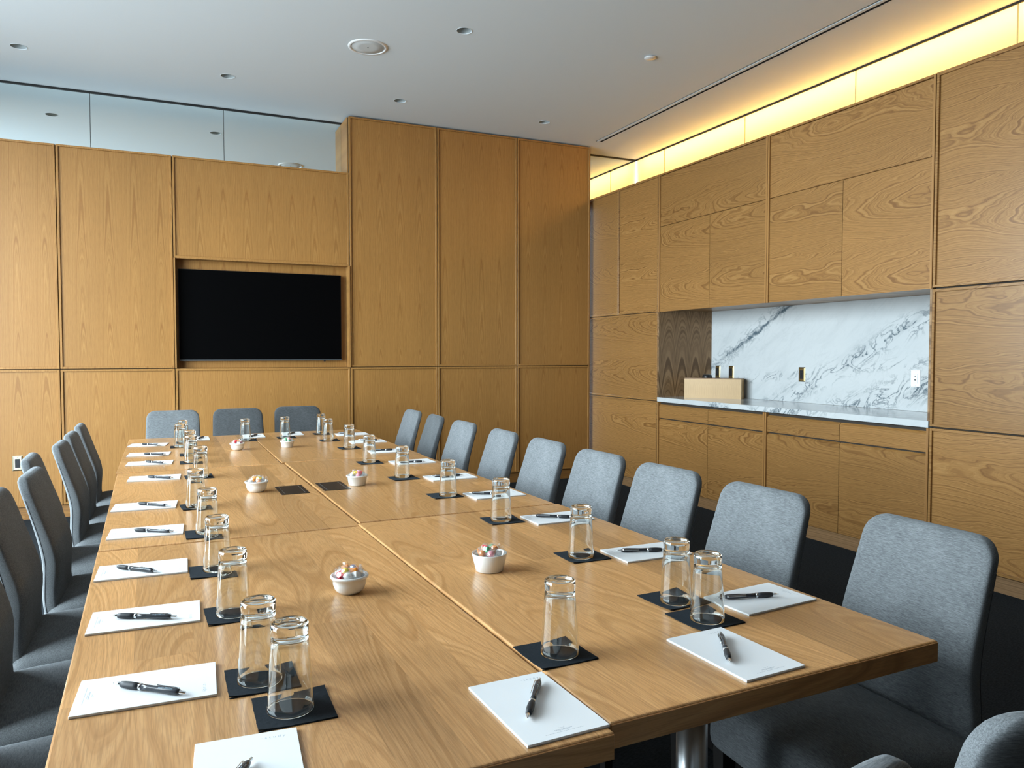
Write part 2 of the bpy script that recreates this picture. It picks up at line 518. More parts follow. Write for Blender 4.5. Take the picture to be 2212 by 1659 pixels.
def ceiling_me():
    bm = bmesh.new(); edges = []

    def loop(pts):
        vs = [bm.verts.new((x, y, ZC)) for x, y in pts]
        for i in range(len(vs)): edges.append(bm.edges.new((vs[i], vs[(i + 1) % len(vs)])))
    loop([(XW - 0.2, YF - 0.2), (5.3, YF - 0.2), (5.3, 7.5), (XW - 0.2, 7.5)])
    for cx, cy in LAMPS:
        loop([(cx + HOLE * cos(2 * pi * i / 32), cy + HOLE * sin(2 * pi * i / 32)) for i in range(32)])
    loop([(SLOT[0], SLOT[2]), (SLOT[1], SLOT[2]), (SLOT[1], SLOT[3]), (SLOT[0], SLOT[3])])
    bmesh.ops.triangle_fill(bm, use_beauty=True, use_dissolve=False, edges=edges)
    add_box(bm, XW - 0.2, 5.3, YF - 0.2, 7.5, ZC + 0.20, ZC + 0.3)
    return bm_mesh('ceiling', bm)


struct('ceiling', ceiling_me(), M_white)
struct('wall_front', box_me('wall_front', XW - 0.1, 5.3, YF - 0.1, YF, 0, ZC + 0.2), M_wallp)

# window wall (left, outside the picture; it lights the room and shows in the glasses)
bm = bmesh.new()
add_box(bm, XW - 0.12, XW, WY0, WY1, 0, WZ0); add_box(bm, XW - 0.12, XW, WY0, WY1, WZ1, ZC + 0.2)
add_box(bm, XW - 0.12, XW, WY1, 7.3, 0, ZC + 0.2); add_box(bm, XW - 0.12, XW, YF, WY0, 0, ZC + 0.2)
struct('wall_left', bm_mesh('wall_left', bm), M_wallp)
NW = 5
for i in range(NW):
    y0 = WY0 + i * (WY1 - WY0) / NW; y1 = WY0 + (i + 1) * (WY1 - WY0) / NW
    bm = bmesh.new()
    add_box(bm, XW - 0.09, XW - 0.01, y0, y0 + 0.04, WZ0, WZ1); add_box(bm, XW - 0.09, XW - 0.01, y1 - 0.04, y1, WZ0, WZ1)
    add_box(bm, XW - 0.09, XW - 0.01, y0, y1, WZ0, WZ0 + 0.05); add_box(bm, XW - 0.09, XW - 0.01, y0, y1, WZ1 - 0.05, WZ1)
    w = struct('window_%d' % (i + 1), bm_mesh('window', bm), M_frame)
    link('glass_pane', box_me('glass_pane', XW - 0.055, XW - 0.047, y0 + 0.04, y1 - 0.04, WZ0 + 0.05, WZ1 - 0.05), M_pane, w)


# ---- framed wood panels: u across, v up, w into the wall
def mapper(plane):
    if plane == 'back': return lambda u, v, w: (u, YB + w, v)
    return lambda u, v, w: (XR + w, u, v)


def prism(bm, plane, u0, u1, v0, v1, w0, w1):
    f = mapper(plane); p, q = f(u0, v0, w0), f(u1, v1, w1)
    add_box(bm, min(p[0], q[0]), max(p[0], q[0]), min(p[1], q[1]), max(p[1], q[1]), min(p[2], q[2]), max(p[2], q[2]))


def centred(bm, plane, u, v):
    c = Vector(mapper(plane)(u, v, 0.0))
    for vt in bm.verts: vt.co -= c
    return c


TR, PR = 0.016, 0.013     # lipping width, lipping projection


def panel(parent, plane, u0, u1, v0, v1, mat, name='wood_panel', trim=(1, 1, 1, 1), depth=0.03, mtrim=None):
    """field (child of parent) with its raised lipping as a sub-part; trim = left, right, bottom, top"""
    g = 0.003
    u0 += g; u1 -= g; v0 += g; v1 -= g
    uc, vc = (u0 + u1) / 2, (v0 + v1) / 2
    bm = bmesh.new(); prism(bm, plane, u0 + 0.001, u1 - 0.001, v0 + 0.001, v1 - 0.001, PR, depth)
    c = centred(bm, plane, uc, vc)
    p = link(name, bm_mesh(name, bm), mat, parent, c)
    bm = bmesh.new()
    if trim[0]: prism(bm, plane, u0, u0 + TR, v0, v1, 0, depth)
    if trim[1]: prism(bm, plane, u1 - TR, u1, v0, v1, 0, depth)
    if trim[2]: prism(bm, plane, u0 + TR * trim[0], u1 - TR * trim[1], v0, v0 + TR, 0, depth)
    if trim[3]: prism(bm, plane, u0 + TR * trim[0], u1 - TR * trim[1], v1 - TR, v1, 0, depth)
    if any(trim):
        centred(bm, plane, uc, vc)
        bmesh.ops.bevel(bm, geom=list(bm.edges), offset=0.0012, segments=1, affect='EDGES')
        link('edge_lipping', bm_mesh('edge_lipping', bm), mtrim or mat, p)
    return p


# back wall
ZJ, ZP = 1.18, 2.945
bm = bmesh.new()
add_box(bm, XW, 0.055, YB + 0.03, YM - 0.002, 0.0, ZP - 0.004)
add_box(bm, 0.055, 1.522, YB + 0.03, YM - 0.002, 0.0, ZJ - 0.012)
add_box(bm, 0.055, 1.522, YB + 0.03, YM - 0.002, 2.106, ZP - 0.004)
add_box(bm, 0.055, 1.522, 7.07, YM - 0.002, ZJ - 0.012, 2.106)
add_box(bm, 1.522, 4.043, YB + 0.03, YM - 0.002, 0.0, 3.446)
wb = struct('wall_back', bm_mesh('wall_back', bm), M_dark)
US = [(-2.455, -1.615), (-1.615, -0.776), (-0.776, 0.055)]
for u0, u1 in US:
    panel(wb, 'back', u0, u1, 0.10, ZJ, M_oak_v); panel(wb, 'back', u0, u1, ZJ, ZP, M_oak_v)
panel(wb, 'back', 0.055, 1.523, 0.10, ZJ, M_oak_v); panel(wb, 'back', 0.055, 1.523, 2.10, ZP, M_oak_v)
for u0, u1 in [(1.523, 2.364), (2.364, 3.205), (3.205, 4.045)]:
    panel(wb, 'back', u0, u1, 0.10, ZJ, M_oak_v); panel(wb, 'back', u0, u1, ZJ, 3.452, M_oak_v)
# television recess linings, top boards and block return
bm = bmesh.new(); add_box(bm, -0.72, 0.72, -0.015, 0.015, -0.46, 0.46)
link('recess_back', bm_mesh('recess_back', bm), M_oak_v, wb, (0.789, 7.055, 1.64))
for nm, x in (('recess_side', 0.062), ('recess_side', 1.516)):
    link(nm, box_me(nm, -0.006, 0.006, -0.063, 0.063, -0.46, 0.46), M_trim_v, wb, (x, 6.978, 1.64))
link('recess_soffit', box_me('recess_soffit', -0.72, 0.72, -0.055, 0.055, -0.004, 0.004), M_trim_v, wb, (0.789, 6.985, 2.102))
link('recess_ledge', box_me('recess_ledge', -0.72, 0.72, -0.055, 0.055, -0.004, 0.004), M_trim_v, wb, (0.789, 6.985, ZJ - 0.006))
M_return = M_trim_v
link('end_panel', box_me('end_panel', -0.008, 0.0, -0.127, 0.127, -0.25, 0.25), M_return, wb, (1.522, 7.09, 3.2))
link('end_panel', box_me('end_panel', -0.006, 0.006, -0.13, 0.13, -1.675, 1.675), M_return, wb, (4.049, 7.08, 1.777))
struct('baseboard_back', box_me('baseboard_back', XW, 4.04, YB + 0.022, YB + 0.032, 0.0, 0.098),
       wood('oak_plinth', OAK_M, OAK_D, (0.2, 0.1, 0.04), 'X', 'Z', rough=0.5))

# reflective clerestory glass over the panels (it shows the ceiling again)
bm = bmesh.new(); add_box(bm, XW, XL, YM - 0.012, YM + 0.02, ZC - 0.014, ZC + 0.002)
ch = struct('window_7', bm_mesh('window_7', bm), M_black)
ch['label'] = 'mirrored clerestory glazing above the wood panels with a black head channel'
xs = [XW, -1.587, -0.552, 0.483, 1.518, 2.55, 3.59, 4.7985]
for x0, x1 in zip(xs, xs[1:]):
    link('glass_pane', box_me('glass_pane', x0 + 0.0025, x1 - 0.0025, YM, YM + 0.01, 2.88, ZC - 0.012), M_mirror, ch)
link('pane_joint', box_me('pane_joint', XW, XL, YM + 0.011, YM + 0.03, 2.88, ZC), M_frame, ch)

# ------------------------------------------------------------------ right wall: cabinets
struct('wall_right', box_me('wall_right', 5.12, 5.25, YF, 7.4, 0, ZC + 0.1), M_cavity)
struct('wall_right_near', box_me('wall_right_near', 4.12, 4.79, YF, 1.672, 0, 2.86), M_wallp)  # unseen filler wall, added to close the near end against light leaks
struct('baseboard_right', box_me('baseboard_right', XR + 0.025, XR + 0.035, YF, 7.2, 0.0, 0.088),
       wood('oak_toe_kick', (0.33, 0.19, 0.09), (0.26, 0.145, 0.065), (0.17, 0.09, 0.035), 'Y', 'Z', rough=0.5))


def carcass(parent, y0, y1, z0, z1, x0=XR + 0.03, x1=4.69, mat=None):
    link('carcass', box_me('carcass', x0, x1, y0 + 0.002, y1 - 0.002, z0, z1), mat or M_dark, parent)


ZU, ZL = 1.685, 0.868
# tall cabinets either side of the niche
tl = thing('tall_cabinet', 'tall oak cabinet with two narrow upper doors, squeezed in the room corner', 'cabinet')
carcass(tl, 5.772, 7.205, 0.09, 2.915)
panel(tl, 'right', 6.448, 7.195, ZU, 2.925, M_oak_h, 'door'); panel(tl, 'right', 5.769, 6.448, ZU, 2.925, M_oak_h, 'door')
panel(tl, 'right', 5.769, 7.195, ZL, ZU, M_oak_h, 'door'); panel(tl, 'right', 5.769, 7.195, 0.095, ZL, M_oak_h, 'door')
link('top_board', box_me('top_board', XR + 0.001, 4.795, 5.771, 7.2, 2.916, 2.926), M_oak_h, tl)
tr_ = thing('tall_cabinet', 'tall oak cabinet in three stacked panels at the right edge of the picture', 'cabinet')
carcass(tr_, 1.682, 3.038, 0.09, 2.915)
panel(tr_, 'right', 1.68, 3.041, ZU, 2.925, M_oak_h, 'door'); panel(tr_, 'right', 1.68, 3.041, ZL + 0.004, ZU - 0.004, M_oak_h, 'door')
panel(tr_, 'right', 1.68, 3.041, 0.095, ZL, M_oak_h, 'door')
link('top_board', box_me('top_board', XR + 0.001, 4.795, 1.68, 3.039, 2.916, 2.926), M_oak_h, tr_)


def stile(parent, y, z0, z1):
    link('stile', box_me('stile', XR, XR + 0.03, y - TR / 2, y + TR / 2, z0, z1, 0.0012, 1), M_trim_h, parent)


M_trim_h = wood('oak_lipping_level', (0.39, 0.200, 0.063), (0.345, 0.170, 0.050), (0.28, 0.128, 0.035), 'Z', 'Y', freq=60, warp=0.01, rough=0.42)


def front(parent, name, y0, y1, z0, z1, chamfer=0.0):
    """flush front set back behind the lipping; chamfer = finger pull along its top edge"""
    yc, zc = (y0 + y1) / 2, (z0 + z1) / 2
    g = 0.0018
    ya, yb = y0 + g - yc, y1 - g - yc
    za, zb = z0 + g - zc, z1 - g - zc
    w0, w1 = 0.012, 0.030
    if chamfer:
        prof = [(w0, za), (w0, zb - chamfer), (w1 - 0.004, zb), (w1, zb), (w1, za)]
    else:
        prof = [(w0, za), (w0, zb), (w1, zb), (w1, za)]
    n = len(prof)
    verts = [(w, ya, v) for w, v in prof] + [(w, yb, v) for w, v in prof]
    faces = [tuple(range(n)), tuple(range(2 * n - 1, n - 1, -1))] + [(i, i + n, (i + 1) % n + n, (i + 1) % n) for i in range(n)]
    bm = bmesh.new(); vs = [bm.verts.new(v) for v in verts]
    for f in faces: bm.faces.new([vs[i] for i in f])
    return link(name, bm_mesh(name, bm), M_oak_h, parent, (XR, yc, zc))


for k, (y0, y1, ys, lab) in enumerate([(4.395, 5.769, 5.063, 'oak wall cabinet over the bamboo box end of the niche'),
                                       (3.041, 4.395, 3.708, 'oak wall cabinet over the white socket end of the niche')]):
    t_ = thing('upper_cabinet', lab, 'cabinet')
    carcass(t_, y0, y1, 1.70, 2.915, mat=M_oak_h)
    front(t_, 'top_panel', y0 + TR, y1 - TR, 2.455, 2.909)
    front(t_, 'door', y0 + TR, ys, 1.682, 2.451); front(t_, 'door', ys, y1 - TR, 1.682, 2.451)
    for yy in (y0 + TR / 2 + 0.002, y1 - TR / 2 - 0.002): stile(t_, yy, 1.682, 2.925)
    link('top_rail', box_me('top_rail', XR, XR + 0.03, y0 + TR, y1 - TR, 2.910, 2.925, 0.0012, 1), M_oak_h, t_)
    link('top_board', box_me('top_board', XR + 0.03, 4.795, y0 + 0.002, y1 - 0.002, 2.916, 2.925), M_oak_h, t_)
for k, (y0, y1, ys, lab) in enumerate([(4.395, 5.769, 5.063, 'oak base cabinet under the bamboo box, two drawers over two doors'),
                                       (3.041, 4.395, 3.704, 'oak base cabinet under the right half of the marble worktop')]):
    t_ = thing('base_cabinet', lab, 'cabinet')
    carcass(t_, y0, y1, 0.09, 0.860)
    for a, b in ((y0 + TR, ys), (ys, y1 - TR)):
        front(t_, 'drawer', a, b, 0.716, 0.843, 0.016); front(t_, 'door', a, b, 0.092, 0.708, 0.016)
    for yy in (y0 + TR / 2 + 0.002, y1 - TR / 2 - 0.002): stile(t_, yy, 0.092, 0.862)

# niche: cheeks, splashback, worktop
nl = struct('wall_niche', box_me('wall_niche', XR + 0.004, 4.705, 5.755, 5.769, 0.905, 1.70), M_oak_niche)
struct('trim_1', box_me('trim_1', XR + 0.004, 4.705, 3.041, 3.055, 0.905, 1.70), M_oak_niche)
tag(link('splashback', box_me('splashback', 4.685, 4.705, 3.056, 5.754, 0.906, 1.699), M_marble),
    'white marble splashback with diagonal blue-grey veins behind the counter', 'splashback')
tag(link('worktop', box_me('worktop', XR - 0.002, 4.687, 3.045, 5.767, 0.865, 0.905, 0.0015, 2), M_marble),
    'white veined marble worktop running the full width of the niche', 'worktop')

# ------------------------------------------------------------------ backlit glass band
lb = thing('backlit_glass_band', 'glowing amber band of backlit glass panes above the right wall cabinets', 'light')
ys_ = [7.2195, 6.686, 5.463, 4.247, 3.038, 1.83, 0.62, -0.6, YF]
for a, b in zip(ys_, ys_[1:]):
    pm = mesh('light_panel', [(XL, b + 0.002, 2.90), (XL, a - 0.002, 2.90), (XL, a - 0.002, ZC - 0.014), (XL, b + 0.002, ZC - 0.014)], [(0, 1, 2, 3)])
    link('light_panel', pm, M_opal, lb)
    link('joint', box_me('joint', XL - 0.002, XL + 0.004, b - 0.0045, b + 0.0045, 2.90, ZC - 0.014), M_joint, lb)
link('head_channel', box_me('head_channel', XL - 0.012, XL + 0.02, YF, 7.218, ZC - 0.014, ZC + 0.001), M_black, lb)
bm = bmesh.new()
add_box(bm, 5.10, 5.11, YF, 7.21, 2.88, ZC); add_box(bm, 4.82, 5.10, YF, 7.21, 2.87, 2.88)
add_box(bm, 4.82, 5.10, 7.21, 7.225, 2.88, ZC)
link('lamp_cavity', bm_mesh('lamp_cavity', bm), M_cavity, lb)

# ------------------------------------------------------------------ ceiling fittings
lab_l = ['round recessed ceiling light nearest the window end of the far row', 'recessed ceiling light above and left of the television',
         'recessed ceiling light in front of the tallest wood panels', 'recessed ceiling light near the amber glass band',
         'recessed ceiling light beside the round speaker, nearest the camera']
m_ring = lathe_me('trim_ring', [(HOLE - 0.001, 0.0), (HOLE + 0.004, -0.0015), (HOLE + 0.004, 0.0), (HOLE - 0.001, 0.006)], 32, True)
m_conel = lathe_me('reflector_cone', [(HOLE - 0.0005, 0.002), (HOLE - 0.006, 0.05), (0.030, 0.11), (0.0, 0.11)], 32)
m_bulb = lathe_me('lamp_lens', [(0.0, 0.09), (0.02, 0.092), (0.026, 0.100), (0.026, 0.109)], 24)
for (x, y), lb_ in zip(LAMPS, lab_l):
    t_ = thing('recessed_light', lb_, 'ceiling light', (x, y, ZC), 0, 'recessed ceiling lights')
    link('trim_ring', m_ring, M_white, t_); link('reflector_cone', m_conel, M_cone, t_); link('lamp_lens', m_bulb, M_cone, t_)
t_ = thing('ceiling_speaker', 'large round white speaker grille set in the ceiling', 'speaker', (1.322, 5.37, ZC))
link('rim', lathe_me('rim', [(0.118, 0.002), (0.118, -0.006), (0.122, -0.008), (0.137, -0.006), (0.139, 0.002)], 48, False), M_wplast, t_)
link('grille', lathe_me('grille', [(0.0, -0.0045), (0.06, -0.0045), (0.117, -0.003), (0.118, 0.0)], 48), M_grille, t_)
link('badge', lathe_me('badge', [(0.0, -0.0075), (0.004, -0.0075), (0.005, -0.004)], 12), M_frame, t_)
t_ = thing('sprinkler_cover', 'small round off-white sprinkler cap on the ceiling', 'sprinkler', (3.241, 4.70, ZC))
link('cap', lathe_me('cap', [(0.0, -0.012), (0.040, -0.011), (0.042, -0.008), (0.042, -0.006), (0.0, -0.006)], 32), M_wplast, t_)
link('stem', lathe_me('stem', [(0.026, -0.006), (0.026, 0.0), (0.0, 0.0)], 24), M_black, t_)
t_ = thing('slot_diffuser', 'long double slot air diffuser running along the ceiling', 'air vent')
bm = bmesh.new()
x0, x1, y0, y1 = SLOT
add_box(bm, x0, x1, y0, y1, ZC + 0.06, ZC + 0.066); add_box(bm, x0 - 0.002, x0, y0, y1, ZC, ZC + 0.06); add_box(bm, x1, x1 + 0.002, y0, y1, ZC, ZC + 0.06)
add_box(bm, x0, x1, y1, y1 + 0.002, ZC, ZC + 0.06); add_box(bm, x0, x1, y0 - 0.002, y0, ZC, ZC + 0.06)
link('plenum', bm_mesh('plenum', bm), M_black, t_)
link('centre_bar', box_me('centre_bar', x0 + 0.016, x0 + 0.044, y0, y1, ZC - 0.001, ZC + 0.03), M_white, t_)

# ------------------------------------------------------------------ television
t_ = thing('television', 'large black flat television hung in the wood recess', 'television', (0.772, 6.985, 1.631))
link('casing', box_me('casing', -0.682, 0.682, 0.0, 0.045, -0.386, 0.386, 0.002, 1), M_blackpl, t_)
link('screen', box_me('screen', -0.678, 0.678, -0.0015, 0.002, -0.376, 0.383), M_screen, t_)
link('bottom_bar', box_me('bottom_bar', -0.682, 0.682, -0.004, 0.02, -0.390, -0.3785, 0.001, 1), M_frame, t_)
link('sensor', box_me('sensor', 0.52, 0.535, -0.006, 0.0, -0.398, -0.386), M_blackpl, t_)
link('bracket', box_me('bracket', -0.2, 0.2, 0.044, 0.056, -0.15, 0.15), M_blackpl, t_)


# ------------------------------------------------------------------ wall plates
def plate_me(w, h, d, inset):
    bm = bmesh.new()
    a = [bm.verts.new((sx * w / 2, 0, sz * h / 2)) for sx, sz in ((-1, -1), (1, -1), (1, 1), (-1, 1))]
    b = [bm.verts.new((sx * (w / 2 - inset), -d, sz * (h / 2 - inset))) for sx, sz in ((-1, -1), (1, -1), (1, 1), (-1, 1))]
    bm.faces.new(b); bm.faces.new(a[::-1])
    for i in range(4): bm.faces.new((a[i], a[(i + 1) % 4], b[(i + 1) % 4], b[i]))
    return bm_mesh('plate', bm)


m_screw = lathe_me('screw', [(0.0, 0.0), (0.0035, 0.0), (0.0035, 0.0012), (0.0, 0.0016)], 12)


def wall_plate(name, label, cat, loc, rotz, mplate, minsert, w, kind, group=None):
    t_ = thing(name, label, cat, loc, rotz, group)
    link('plate', plate_me(w, 0.118, 0.006, 0.009 if kind != 'decora' else 0.003), mplate, t_)
    link('insert', box_me('insert', -0.0165, 0.0165, -0.0085, -0.005, -0.034, 0.034, 0.001, 1), minsert, t_)
    for s in (-1, 1):
        link('screw', m_screw, mplate, t_, (0, -0.006, s * 0.048), (R(90), 0, 0))
    if kind == 'duplex':
        for s in (-1, 1):
            for dx in (-0.006, 0.006):
                link('slot', box_me('slot', dx - 0.0012, dx + 0.0012, -0.0092, -0.0084, s * 0.017 - 0.004, s * 0.017 + 0.005), M_black, t_)
    return t_


wall_plate('wall_socket', 'brass wall socket with black insert low on the left panel', 'socket', (-1.078, YB + PR, 0.449), 0,
           plain('pale_brass', (0.72, 0.66, 0.48), 0.35, 1.0), M_blackpl, 0.070, 'duplex')
for yy, lab in ((5.660, 'brass switch plate behind the box, nearer the room corner'),
                (5.475, 'brass switch plate behind the right half of the box'),
                (4.627, 'brass switch plate alone in the middle of the marble splashback')):
    s_ = wall_plate('light_switch', lab, 'switch', (4.685, yy, 1.134), R(-90), plain('dark_brass', (0.30, 0.23, 0.11), 0.35, 1.0), M_blackpl, 0.070,
                    'switch', 'brass switches on the splashback')
    link('rocker', box_me('rocker', -0.006, 0.006, -0.011, -0.008, -0.014, 0.014, 0.001, 1), M_blackpl, s_)
wp = wall_plate('wall_socket', 'white wall plate with two black triangles on the marble', 'socket', (4.685, 3.597, 1.132), R(-90), M_wplast, M_wplast, 0.074, 'decora')
for zc, s in ((0.012, 0.006), (-0.012, 0.0085)):
    link('triangle_mark', mesh('triangle_mark', [(-s, -0.0088, zc + s * 0.6), (0, -0.0088, zc - s * 0.6), (s, -0.0088, zc + s * 0.6)], [(0, 1, 2)]), M_black, wp)
for zc in (0.027, -0.027):
    link('print_line', box_me('print_line', -0.006, 0.006, -0.0088, -0.0084, zc - 0.0004, zc + 0.0004), M_ink, wp)

# ------------------------------------------------------------------ counter items
bx = thing('bamboo_box', 'pale bamboo box standing askew on the marble worktop', 'box', (4.255, 5.598, 0.905), R(-52.0))
link('front', box_me('front', 0.0, 0.502, -0.0, 0.012, 0.0, 0.172), M_bamboo, bx)
link('back', box_me('back', 0.0, 0.502, 0.120, 0.132, 0.0, 0.172), M_bamboo, bx)
link('side', box_me('side', 0.490, 0.502, 0.012, 0.120, 0.0, 0.172), M_bamboo, bx)
link('side', box_me('side', 0.0, 0.012, 0.012, 0.120, 0.0, 0.172), M_bamboo, bx)
link('lid', box_me('lid', 0.0, 0.502, 0.0, 0.132, 0.172, 0.180, 0.001, 1), wood('bamboo_lid', (0.36, 0.22, 0.11), (0.3, 0.17, 0.08), (0.2, 0.11, 0.05), 'X', 'Y', freq=200), bx)
cp = thing('black_cap', 'small round black cap lying on the bamboo box', 'cap', (4.255 + 0.185 * cos(R(-52)) + 0.085 * cos(R(38)), 5.598 + 0.185 * sin(R(-52)) + 0.085 * sin(R(38)), 1.085))
link('skirt', lathe_me('skirt', [(0.0, 0.0), (0.044, 0.0), (0.045, 0.004), (0.040, 0.024), (0.036, 0.028)], 32), M_blackpl, cp)
link('crown', lathe_me('crown', [(0.036, 0.028), (0.030, 0.0305), (0.0, 0.031)], 32), M_frame, cp)

# ------------------------------------------------------------------ conference tables (six modules)
TOPT = 0.042
M_band = wood('oak_edge_band', (0.50, 0.27, 0.11), (0.43, 0.215, 0.08), (0.30, 0.14, 0.048), 'X', 'Z', freq=190, warp=0.02, dmin=0.04, dmax=0.05,
              slope=0.02, contrast=0.9, rough=0.35, tone=0.1)


def board_me(x0, x1, y0, y1, rl, rr, re0, re1):
    bm = bmesh.new()
    v = add_box(bm, x0, x1, y0, y1, -TOPT, 0.0)
    sel = []
    for e in bm.edges:
        a, b = e.verts
        if a.co.z > -0.001 and b.co.z > -0.001:
            if abs(a.co.x - x0) < 1e-6 and abs(b.co.x - x0) < 1e-6 and rl: sel.append(e)
            elif abs(a.co.x - x1) < 1e-6 and abs(b.co.x - x1) < 1e-6 and rr: sel.append(e)
            elif abs(a.co.y - y0) < 1e-6 and abs(b.co.y - y0) < 1e-6 and re0: sel.append(e)
            elif abs(a.co.y - y1) < 1e-6 and abs(b.co.y - y1) < 1e-6 and re1: sel.append(e)
    if sel: bmesh.ops.bevel(bm, geom=sel, offset=0.004, segments=3, affect='EDGES', profile=0.5)
    xc, yc = (x0 + x1) / 2, (y0 + y1) / 2
    for vt in bm.verts: vt.co -= Vector((xc, yc, 0))
    return bm_mesh('board', bm), (xc, yc)


m_col = lathe_me('column', [(0.0, 0.0), (0.032, 0.0), (0.032, 1.0), (0.0, 1.0)], 40)
for p_ in m_col.polygons: p_.use_smooth = len(p_.vertices) == 4
m_disc = lathe_me('base_disc', [(0.0, 0.0), (0.14, 0.0), (0.14, 0.006), (0.13, 0.010), (0.035, 0.014), (0.0, 0.014)], 48)
m_collar = lathe_me('top_plate', [(0.0, 0.0), (0.09, 0.0), (0.09, 0.006), (0.0, 0.006)], 32)


def table(label, nx, ny, rot, w, L, dz):
    """nx, ny = near right-hand corner; w towards -x, L away from the camera"""
    t_ = thing('conference_table', label, 'table', (nx, ny, 0), R(rot), 'oak conference table modules')
    rr = random.Random(label)
    z = ZT + dz
    nb = 7
    ed = [-w + w * i / nb + (rr.uniform(-0.012, 0.012) if 0 < i < nb else 0) for i in range(nb + 1)]
    for i in range(nb):
        cuts = [0.0, L]
        k = rr.random()
        if k < 0.45: cuts = [0.0, rr.uniform(0.25, 0.75) * L, L]
        for a, b in zip(cuts, cuts[1:]):
            me, (xc, yc) = board_me(ed[i], ed[i + 1], a, b, i == 0, i == nb - 1, a == 0.0, b == L)
            link('board', me, M_table, t_, (xc, yc, z))
    for ye in (-0.0012, L + 0.0012):
        link('edge_band', box_me('edge_band', -w / 2 + 0.001, w / 2 - 0.001, -0.0012, 0.0012, -TOPT / 2 + 0.0012, TOPT / 2 - 0.003, 0.0008, 1), M_band, t_,
             (-w / 2, ye, z - TOPT / 2))
    for yy in (0.27, L - 0.27):
        o = link('column', m_col, M_steel, t_, (-w / 2, yy, 0.012)); o.scale = (1, 1, z - TOPT - 0.012 - 0.006)
        link('base_disc', m_disc, M_steel, t_, (-w / 2, yy, 0))
        link('top_plate', m_collar, M_steel, t_, (-w / 2, yy, z - TOPT - 0.006))
    return t_


DZR = 0.0025
table('oak table module at the near right corner, steel column under it', 1.357, 0.983, 1.5, 0.757, 1.503, DZR)
table('oak table module at the near left corner, crossed by the bottom picture edge', 0.5945, 0.942, 1.35, 0.750, 1.495, 0)
table('oak table module in the middle of the window side, black port by its seam', 0.566, 2.447, 1.3, 0.756, 1.545, 0)
table('oak table module in the middle of the cabinet side, black port by its seam', 1.308, 2.494, 1.2, 0.737, 1.535, DZR)
table('oak table module at the far left corner below the television', 0.521, 4.004, 0.3, 0.752, 1.555, 0)
table('oak table module at the far right corner by the tall wood panels', 1.281, 4.037, 0.5, 0.755, 1.560, DZR)


def ztop(x, y):
    seam = 0.598 - (y - 0.94) * 0.0175
    return ZT + (DZR if x > seam else 0.0)


# ------------------------------------------------------------------ chairs
def superell(a, b, n, e):
    out = []
    for i in range(n):
        th = 2 * pi * i / n
        c, s = cos(th), sin(th)
        out.append((a * math.copysign(abs(c) ** (2 / e), c), b * math.copysign(abs(s) ** (2 / e), s)))
    return out


def loft(rings, cap0=True, cap1=True):
    n = len(rings[0]); verts = [p for r in rings for p in r]; faces = []
    for k in range(len(rings) - 1):
        for i in range(n):
            j = (i + 1) % n
            faces.append((k * n + i, k * n + j, (k + 1) * n + j, (k + 1) * n + i))
    if cap0: faces.append(tuple(range(n))[::-1])
    if cap1: faces.append(tuple((len(rings) - 1) * n + i for i in range(n)))
    bm = bmesh.new(); vs = [bm.verts.new(v) for v in verts]
    for f in faces: bm.faces.new([vs[i] for i in f])
    return bm_mesh('loft', bm, True)


BT, BB = 0.888, 0.40      # top and bottom height of the back


def back_x(z):            # centre line of the back, chair faces +x
    u = max(0.0, (z - 0.58) / (BT - 0.58))
    lo = max(0.0, (0.50 - z) / 0.10)
    return -0.208 - 0.076 * u ** 1.4 + 0.014 * lo ** 2 + 0.007 * math.exp(-((z - 0.62) / 0.10) ** 2)


def back_half(z):
    u = (z - BB) / (BT - BB)
    return 0.191 - 0.016 * u


def back_thick(z):
    u = (z - BB) / (BT - BB)
    return 0.027 - 0.005 * u + 0.005 * math.exp(-((z - 0.62) / 0.10) ** 2)


def chair_back_me():
    rings = []
    zs = [BB + 0.0, BB + 0.006, BB + 0.02] + [BB + 0.05 + i * (BT - 0.06 - BB - 0.05) / 13 for i in range(14)]
    rc = 0.055
    zs += [BT - rc + rc * sin(R(a)) for a in (10, 22, 34, 46, 58, 68, 77, 84, 90)]
    for z in zs:
        hw = back_half(z); th = back_thick(z)
        if z > BT - rc:
            k = (z - (BT - rc)) / rc
            hw = hw - rc + rc * math.sqrt(max(0.0, 1 - k * k))
            if k > 0.6: th *= math.sqrt(max(0.02, 1 - ((k - 0.6) / 0.4) ** 2)) * 0.75 + 0.25
        if z < BB + 0.03:
            s = (0.7, 0.88, 0.97)[0 if z < BB + 0.003 else 1 if z < BB + 0.01 else 2]
            th *= s; hw *= 0.97 + 0.03 * s
        cx = back_x(z)
        rings.append([(cx + p[0], p[1], z) for p in superell(th, hw, 64, 5.0)])
    return loft(rings)


def chair_seat_me():
    rings = []
    ax, ay = 0.228, 0.212
    for z, ins in ((0.355, 0.010), (0.360, 0.002), (0.375, 0.0), (0.425, 0.0), (0.444, 0.003), (0.456, 0.010), (0.464, 0.022), (0.469, 0.040),
                   (0.474, 0.070), (0.479, 0.115), (0.482, 0.170), (0.483, 0.215)):
        rings.append([(p[0] + 0.0, p[1], z + 0.012 * (p[0] / 0.23) * (1 if z > 0.43 else 0)) for p in superell(max(ax - ins, 0.006), max(ay - ins, 0.004), 48, 9)])
    return loft(rings)


def seam_me(side):
    pts = []
    for i in range(22):
        z = BB + 0.02 + i * (BT - 0.075 - BB - 0.02) / 21
        pts.append((back_x(z) - back_thick(z) * 0.45, side * (back_half(z) - 0.0008), z))
    return tube_me('seam', pts, 0.0013, 6)


